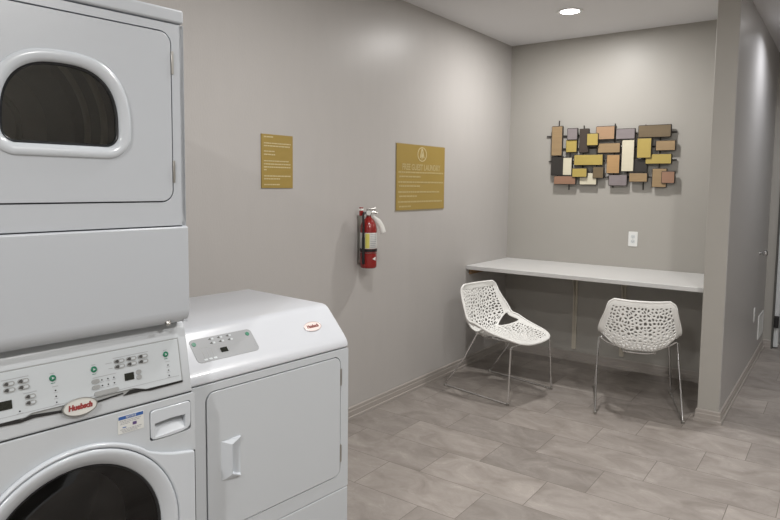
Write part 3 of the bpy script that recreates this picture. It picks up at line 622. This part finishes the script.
# ---------------------------------------------------------------- desk worktop in the alcove
DZ = 0.849; DYF = 3.118
DK = thing('wall_desk', 'long white wall-to-wall desk top in the alcove', 'desk', (XL / 2, (DYF + YB) / 2, 0))
DT = Matrix.Translation((-XL / 2, -(DYF + YB) / 2, 0))
obj('desktop', bx(0.001, DYF, DZ - 0.032, XL - 0.001, YB - 0.001, DZ), M['desk'], DK, bevel=0.003, xf=DT)
for bxp in (0.655, 1.058):
    bm = BM()
    box(bm, bxp - 0.018, YB - 0.012, 0.105, bxp + 0.018, YB - 0.001, DZ - 0.033)           # upright on the wall
    box(bm, bxp - 0.018, YB - 0.56, DZ - 0.042, bxp + 0.018, YB - 0.012, DZ - 0.033)       # arm under the top
    g = plate([(0.012, 0), (0.50, 0), (0.44, -0.016), (0.20, -0.035), (0.09, -0.085), (0.045, -0.20), (0.025, -0.46), (0.012, -0.70)], -0.003, 0.003)
    g.transform(frame((bxp, YB, DZ - 0.042), (0, -1, 0), (0, 0, 1)))
    me = bpy.data.meshes.new('g'); g.to_mesh(me); g.free(); bm.from_mesh(me); bpy.data.meshes.remove(me)
    obj('support_bracket', bm, M['bracket'], DK, xf=DT)
obj('wall_cleat', bx(0.001, DYF + 0.05, DZ - 0.075, 0.022, YB - 0.015, DZ - 0.0325), M['wood'], DK, xf=DT, label='brown wooden cleat under the desk top on the left wall')

# ---------------------------------------------------------------- wall outlets, vent, bumper
def outlet(label, fr, loc, group=None):
    t = thing('wall_outlet', label, 'electrical outlet', loc, 0, group)
    p = obj('cover_plate', plate(rrect(-0.036, -0.060, 0.036, 0.060, 0.004, 3), 0.0004, 0.0055), M['plate'], t, bevel=0.0015, xf=fr)
    for s in (-1, 1):
        f = obj('socket', plate(rrect(-0.017, s * 0.0195 - 0.014, 0.017, s * 0.0195 + 0.014, 0.009, 4), 0.005, 0.0065), M['slotface'], t, xf=fr)
        bm = BM(); box(bm, -0.008, s * 0.0195 - 0.002, 0.006, -0.006, s * 0.0195 + 0.006, 0.0068); box(bm, 0.006, s * 0.0195 - 0.002, 0.006, 0.008, s * 0.0195 + 0.005, 0.0068); box(bm, -0.002, s * 0.0195 - 0.009, 0.006, 0.002, s * 0.0195 - 0.005, 0.0068)
        obj('slots', bm, M['slot'], f, xf=fr)
    obj('screw', lathe([(0, 0.0068), (0.003, 0.006), (0.0032, 0.005)], 10), M['steel'], t, xf=fr)
outlet('white electrical outlet on the back wall above the desk', frame((0, 0, 0), (1, 0, 0), (0, 0, 1)), (1.110, YB, 1.084))
outlet('white electrical outlet low on the corridor wall', frame((0, 0, 0), (0, 1, 0), (0, 0, 1)), (XR, 4.63, 0.445))
vt = thing('wall_vent', 'white louvred air vent low on the corridor wall', 'vent', (XR, 5.15, 0.27))
VF = frame((0, 0, 0), (0, 1, 0), (0, 0, 1))
obj('vent_frame', plate(rrect(-0.18, -0.105, 0.18, 0.105, 0.004, 3), 0.0004, 0.008, [rrect(-0.162, -0.088, 0.162, 0.088, 0.002, 2)]), M['plate'], vt, xf=VF)
bm = BM()
for k in range(10):
    z = -0.087 + k * 0.0177; plate([(-0.162, z), (0.162, z), (0.162, z + 0.0145), (-0.162, z + 0.0145)], 0.002, 0.006, bm=bm)
obj('louvres', bm, M['plate'], vt, xf=VF)
db = thing('door_bumper', 'small round chrome knob-like door bumper on the corridor wall', 'door stop', (XR, 4.78, 0.955))
obj('base_rose', lathe([(0, -0.001), (0.016, -0.001), (0.016, 0.005), (0.012, 0.009), (0, 0.009)], 24), M['chrome'], db, smooth=True, xf=VF)
obj('knob', lathe([(0.010, 0.009), (0.010, 0.022), (0.020, 0.030), (0.027, 0.042), (0.024, 0.054), (0.012, 0.060), (0, 0.061)], 24), M['chrome'], db, smooth=True, ang=60, xf=VF)

# ---------------------------------------------------------------- wooden block art
AR_ = thing('wall_art', 'wall sculpture of overlapping coloured wooden blocks on dark rods above the desk', 'wall art', (0.915, YB, 1.765))
AF = frame((-0.915, 0, -1.765), (1, 0, 0), (0, 0, 1))
blocks = [((0.416, 2.016, 0.514, 1.763), 'tan', 1), ((0.552, 1.993, 0.643, 1.894), 'lilac', 1), ((0.540, 1.897, 0.638, 1.790), 'mustard', 0), ((0.653, 1.986, 0.736, 1.785), 'dark', 0),
 ((0.725, 1.943, 0.821, 1.841), 'mustard', 2), ((0.795, 1.998, 0.948, 1.888), 'salmon', 1), ((0.952, 1.973, 1.104, 1.886), 'lilac', 0), ((1.129, 1.991, 1.374, 1.892), 'brown', 1),
 ((0.809, 1.862, 0.993, 1.779), 'tan', 0), ((1.007, 1.882, 1.107, 1.627), 'ivory', 1), ((1.127, 1.890, 1.238, 1.732), 'mustard', 2), ((1.261, 1.869, 1.407, 1.788), 'tan', 0),
 ((0.415, 1.760, 0.522, 1.597), 'black', 0), ((0.523, 1.749, 0.604, 1.597), 'ivory', 1), ((0.618, 1.771, 0.862, 1.680), 'mustard', 1), ((0.890, 1.766, 0.997, 1.612), 'orange', 1),
 ((1.191, 1.766, 1.386, 1.685), 'mustard', 1), ((1.103, 1.726, 1.207, 1.620), 'black', 0), ((0.610, 1.658, 0.738, 1.581), 'mustard', 2), ((0.780, 1.668, 0.870, 1.573), 'brown', 1),
 ((0.666, 1.621, 0.813, 1.518), 'ivory', 0), ((0.447, 1.594, 0.640, 1.520), 'redwood', 1), ((0.908, 1.605, 1.057, 1.512), 'lilac', 0), ((1.072, 1.618, 1.214, 1.544), 'tan', 1),
 ((1.244, 1.653, 1.354, 1.503), 'tan', 0), ((1.316, 1.630, 1.415, 1.535), 'redwood', 1)]
cname = dict(tan='tan', lilac='grey-lilac', mustard='mustard yellow', dark='dark brown', salmon='salmon', brown='brown', ivory='ivory white', black='black', orange='orange-tan', redwood='reddish')
for (x0, z1_, x1, z0_), c, lay in blocks:
    f = 0.046 + lay * 0.012
    wb_ = obj('wooden_block', plate([(x0, z0_), (x1, z0_), (x1, z1_), (x0, z1_)], f - 0.022 - 0.004 * lay, f), BLK[c], AR_, xf=AF, label=cname[c] + ' wooden block with dark edges')
    wb_.data.materials.append(M['rod'])
    fr_ = min(wb_.data.polygons, key=lambda p: p.center.y); 
    for p in wb_.data.polygons: p.material_index = 0 if p.index == fr_.index else 1
    bb_ = wb_.modifiers.new('bevel', 'BEVEL'); bb_.width = 0.0045; bb_.segments = 1; bb_.material = 1
def rodv(x, z0_, z1_): obj('iron_rod', tube([(x, z0_, 0.020), (x, z1_, 0.020)], 0.0055, 8), M['rod'], AR_, xf=AF)
def rodh(z, x0, x1): obj('iron_rod', tube([(x0, z, 0.012), (x1, z, 0.012)], 0.0055, 8), M['rod'], AR_, xf=AF)
rodv(0.468, 1.56, 2.064); rodv(0.684, 1.60, 2.013); rodv(0.939, 1.496, 2.017); rodv(1.176, 1.483, 1.998); rodv(0.571, 1.475, 1.92); rodv(1.29, 1.55, 1.93); rodv(0.80, 1.56, 1.93); rodv(1.05, 1.55, 1.92)
rodh(1.933, 0.358, 1.408); rodh(1.825, 0.44, 1.38); rodh(1.718, 0.381, 1.415); rodh(1.585, 0.45, 1.36)
for x in (0.684, 1.176):
    obj('wall_standoff', bx(x - 0.012, 1.925, 0.0005, x + 0.012, 1.941, 0.016), M['rod'], AR_, xf=AF)

# ---------------------------------------------------------------- perforated chairs
def chair_shell():
    rng = np.random.default_rng(11)
    ctrl = [(0, -0.236, 0.760), (0, -0.230, 0.68), (0, -0.219, 0.575), (0, -0.196, 0.480), (0, -0.146, 0.420), (0, -0.06, 0.402), (0, 0.06, 0.405), (0, 0.17, 0.415), (0, 0.27, 0.418), (0, 0.338, 0.402)]
    sp = smooth_path(ctrl, 20); P = np.array([[p.y, p.z] for p in sp]); seg = np.linalg.norm(np.diff(P, axis=0), axis=1); A = np.concatenate([[0], np.cumsum(seg)]); LT = A[-1]
    T = np.gradient(P, axis=0); T /= np.linalg.norm(T, axis=1)[:, None]
    for _ in range(12): T[1:-1] = (T[:-2] + T[1:-1] + T[2:]) / 3; T /= np.linalg.norm(T, axis=1)[:, None]
    bend = LT * 0.40
    G = np.exp(-0.5 * ((A[:, None] - A[None, :]) / 0.14) ** 2); TS = (G @ T) / G.sum(1)[:, None]; TS /= np.linalg.norm(TS, axis=1)[:, None]
    LF = np.interp(A, [0, .05, .14, .25, .36, .46, .56, .65, .81, LT], [.022, .036, .078, .118, .138, .122, .088, .052, .016, .004])
    G3 = np.exp(-0.5 * ((A[:, None] - A[None, :]) / 0.05) ** 2); LF = (G3 @ LF) / G3.sum(1)
    kx = np.array([0, .10, .22, .32, .50, .75, .90, 1]) * LT; kw = np.array([.203, .224, .258, .278, .278, .254, .225, .205])
    WF_ = np.interp(A, kx, kw); G2 = np.exp(-0.5 * ((A[:, None] - A[None, :]) / 0.045) ** 2); WF_ = (G2 @ WF_) / G2.sum(1)
    def W(a):
        w = float(np.interp(a, A, WF_))
        dt, de = a, LT - a
        if dt < .055: w *= .82 + .18 * math.sqrt(max(0, 1 - (1 - dt / .055) ** 2))
        if de < .13: w *= .64 + .36 * math.sqrt(max(0, 1 - (1 - de / .13) ** 2))
        return w
    def lift(a):
        return float(np.interp(a, A, LF))
    def s_in(a):
        d = (a - LT * 0.45) / LT
        return 0.87 - 0.44 * max(0, 1 - abs(d) / (0.10 if d < 0 else 0.18))
    def pos(a, s):
        y = np.interp(a, A, P[:, 0]); z = np.interp(a, A, P[:, 1]); ty = np.interp(a, A, TS[:, 0]); tz = np.interp(a, A, TS[:, 1])
        n = (-tz, ty); q = max(0, (abs(s) - .18) / .82); l = lift(a) * q ** 1.9
        pull = 1 - 0.08 * (lift(a) / .14) * q ** 2
        return Vector((W(a) * s * pull, y + n[0] * l, z + n[1] * l))
    HB = 0.215; a0, a1 = 0.034, LT - 0.036
    # jittered seeds and their clipped Voronoi cells in the (a, b) sheet
    pts = []; st = 0.0245; na = int((a1 - a0) / st); nb = int(2 * HB / st)
    for i in range(na):
        for j in range(nb):
            pts.append((a0 + (i + .5 + rng.uniform(-.46, .46)) * (a1 - a0) / na, -HB + (j + .5 + rng.uniform(-.46, .46)) * 2 * HB / nb))
    pts = np.array(pts); bm = BM(); bnd = [set(), set(), set(), set()]
    def key(p): return (round(p[0], 5), round(p[1], 5))
    cache = {}
    def vert(a, b):
        k = key((a, b))
        if k not in cache: cache[k] = bm.verts.new(pos(a, b / HB * s_in(a)))
        return cache[k]
    for i, c in enumerate(pts):
        poly = [(a0, -HB), (a1, -HB), (a1, HB), (a0, HB)]
        d = np.linalg.norm(pts - c, axis=1); near = np.argsort(d)[1:26]
        for k in near:
            q = pts[k]; m = (c + q) / 2; n = q - c; out = []
            L = len(poly)
            for u in range(L):
                p, r = poly[u], poly[(u + 1) % L]; dp = (p[0] - m[0]) * n[0] + (p[1] - m[1]) * n[1]; dr = (r[0] - m[0]) * n[0] + (r[1] - m[1]) * n[1]
                if dp <= 0: out.append(p)
                if (dp < 0 < dr) or (dr < 0 < dp): t = dp / (dp - dr); out.append((p[0] + (r[0] - p[0]) * t, p[1] + (r[1] - p[1]) * t))
            poly = out
        # drop near-duplicate corners by snapping
        pk = []
        for p in poly:
            if not pk or math.hypot(p[0] - pk[-1][0], p[1] - pk[-1][1]) > 2e-5: pk.append(p)
        if math.hypot(pk[0][0] - pk[-1][0], pk[0][1] - pk[-1][1]) < 2e-5: pk.pop()
        poly = pk; cx = sum(p[0] for p in poly) / len(poly); cy = sum(p[1] for p in poly) / len(poly)
        ks = rng.uniform(.42, .72); O = [vert(*p) for p in poly]
        I = [bm.verts.new(pos(cx + (p[0] - cx) * ks, (cy + (p[1] - cy) * ks) / HB * s_in(cx + (p[0] - cx) * ks))) for p in poly]
        for u in range(len(poly)):
            v = (u + 1) % len(poly)
            if O[u] is O[v]: continue
            try: bm.faces.new((O[u], O[v], I[v], I[u]))
            except ValueError: pass
        for p in poly:
            for w, cond in enumerate((abs(p[1] + HB) < 1e-6, abs(p[1] - HB) < 1e-6, abs(p[0] - a0) < 1e-6, abs(p[0] - a1) < 1e-6)):
                if cond: bnd[w].add(key(p))
    extra = {}
    def V2(a, s):
        k = (round(a, 5), round(s, 5))
        if k not in extra: extra[k] = bm.verts.new(pos(a, s))
        return extra[k]
    # side bands: inner margin, (open triangle at the bend), outer rim
    for w, sg in ((0, -1), (1, 1)):
        al = sorted({k[0] for k in bnd[w]}); al = [0.0] + al + [LT]
        fine = []
        for p, q in zip(al, al[1:]): fine.append(p)
        fine.append(al[-1]); rows = []
        for a in fine:
            si = s_in(a); si_p = vert(a, sg * HB) if (a0 - 1e-6 < a < a1 + 1e-6) else V2(a, sg * si)
            gap = 0.89 - (si + 0.07); t1 = si + 0.07 if gap > 0.03 else None
            rows.append((a, si_p, t1, V2(a, sg)))
        for r0, r1 in zip(rows, rows[1:]):
            def mids(r):
                if r[2] is None: m = V2(r[0], sg * (s_in(r[0]) + 1) / 2); return m, m
                return V2(r[0], sg * r[2]), V2(r[0], sg * 0.89)
            m0, n0 = mids(r0); m1, n1 = mids(r1)
            for f in ((r0[1], r1[1], m1, m0), (n0, n1, r1[3], r0[3])):
                f = list(dict.fromkeys(f))
                if len(f) > 2:
                    try: bm.faces.new(f)
                    except ValueError: pass
    for w, ae, aa in ((2, 0.0, a0), (3, LT, a1)):
        bl = sorted({k[1] for k in bnd[w]})
        for p, q in zip(bl, bl[1:]):
            va = vert(aa, p); vb = vert(aa, q); vc = V2(ae, q / HB * s_in(ae)); vd = V2(ae, p / HB * s_in(ae))
            try: bm.faces.new((va, vb, vc, vd))
            except ValueError: pass
    bmesh.ops.remove_doubles(bm, verts=bm.verts, dist=2e-5)
    # rolled rim all round
    rim = [pos(a, 1) for a in np.linspace(0.0, LT, 40)] + [pos(LT, s) for s in np.linspace(1, -1, 14)[1:-1]] + [pos(a, -1) for a in np.linspace(LT, 0.0, 40)] + [pos(0, s) for s in np.linspace(-1, 1, 14)[1:-1]]
    return bm, rim, pos, LT
CH = thing('perforated_chair', 'white perforated plastic chair on chrome legs, facing right beside the left wall', 'chair', (0.462, 2.803, 0), R(-101.3), 'perforated chairs at the desk')
sbm, rim, cpos, LT = chair_shell()
shell = obj('seat_shell', sbm, M['chair'], CH, smooth=True, ang=180, label='white one-piece seat and back with a web of holes')
so = shell.modifiers.new('thick', 'SOLIDIFY'); so.thickness = 0.007; so.offset = 0
sb = shell.modifiers.new('round', 'SUBSURF'); sb.levels = 1; sb.render_levels = 1
obj('shell_rim', tube(rim, 0.0078, 8, closed=True), M['chair'], shell, smooth=True, ang=180)
RR = 0.0058
for s in (-1, 1):
    F = Vector((s * 0.265, 0.292, 0.008)); B = Vector((s * 0.267, -0.287, 0.008))
    obj('front_leg', tube(fillet([F + Vector((0, 0, -0.002)), (s * 0.236, 0.285, 0.398), (s * 0.10, 0.285, 0.398)], 0.02), RR, 10), M['chrome'], CH, smooth=True)
    obj('rear_leg', tube(fillet([B + Vector((0, 0, -0.002)), (s * 0.262, -0.11, 0.245), (s * 0.253, 0.01, 0.462), (s * 0.20, 0.01, 0.424), (s * 0.10, 0.01, 0.392)], 0.02), RR, 10), M['chrome'], CH, smooth=True)
    obj('floor_runner', tube([B, F], RR, 10), M['chrome'], CH, smooth=True)
    for q in (F, B):
        gl = lathe([(0, 0.0), (0.009, 0.0), (0.0105, 0.004), (0.0095, 0.017), (0.006, 0.021), (0, 0.021)], 12); gl.transform(Matrix.Translation((q.x, q.y, 0)))
        obj('foot_glide', gl, M['steel'], CH, smooth=True)
obj('seat_support', tube([(-0.10, 0.285, 0.398), (0.10, 0.285, 0.398)], RR, 10), M['chrome'], CH, smooth=True)
obj('seat_support', tube(smooth_path([(-0.10, 0.01, 0.392), (0, 0.01, 0.388), (0.10, 0.01, 0.392)], 6), RR, 10), M['chrome'], CH, smooth=True)
obj('seat_support', tube(smooth_path([(-0.10, -0.135, 0.405), (-0.05, -0.150, 0.402), (0, -0.152, 0.400), (0.05, -0.150, 0.402), (0.10, -0.135, 0.405)], 6), RR, 10), M['chrome'], CH, smooth=True)
for s in (-1, 1):
    obj('seat_support', tube([(s * 0.098, -0.136, 0.404), (s * 0.10, 0.01, 0.392), (s * 0.10, 0.285, 0.398)], RR, 8), M['chrome'], CH, smooth=True)
C2 = copy_tree(CH); C2.location = (1.385, 3.058, 0); C2.rotation_euler = (0, 0, R(19))
C2['label'] = 'white perforated plastic chair seen from behind, pushed in at the desk near the partition'

# ---------------------------------------------------------------- camera, world, colour
cam = bpy.data.cameras.new('camera'); co = bpy.data.objects.new('camera', cam); COL.objects.link(co)
yaw, pitch, roll = 0.6329, -0.0815, 0.0102
cy, sy, cpx, spx = math.cos(yaw), math.sin(yaw), math.cos(pitch), math.sin(pitch)
fwd = Vector((-sy * cpx, cy * cpx, spx)); r = Vector((cy, sy, 0)); u = r.cross(fwd)
c_, s_ = math.cos(roll), math.sin(roll); Rr = r * c_ + u * s_; Uu = u * c_ - r * s_
co.matrix_world = Matrix(((Rr.x, Uu.x, -fwd.x, 2.5108), (Rr.y, Uu.y, -fwd.y, -1.4236), (Rr.z, Uu.z, -fwd.z, 1.5057), (0, 0, 0, 1)))
cam.sensor_width = 36; cam.lens = 631.24 / 780 * 36; cam.shift_x = 4.34 / 780; cam.shift_y = -24.07 / 780; cam.clip_start = 0.05
sc = bpy.context.scene; sc.camera = co
w = bpy.data.worlds.new('world'); sc.world = w; w.use_nodes = True; w.node_tree.nodes['Background'].inputs[0].default_value = (0.6, 0.62, 0.65, 1); w.node_tree.nodes['Background'].inputs[1].default_value = 0.3
sc.view_settings.view_transform = 'Standard'; sc.view_settings.look = 'None'; sc.view_settings.gamma = 1; sc.view_settings.use_curve_mapping = False
sc.view_settings.exposure = 0.27
sc.cycles.use_denoising = True
sc.cycles.max_bounces = 8; sc.cycles.diffuse_bounces = 6; sc.cycles.transparent_max_bounces = 8; sc.cycles.sample_clamp_indirect = 6
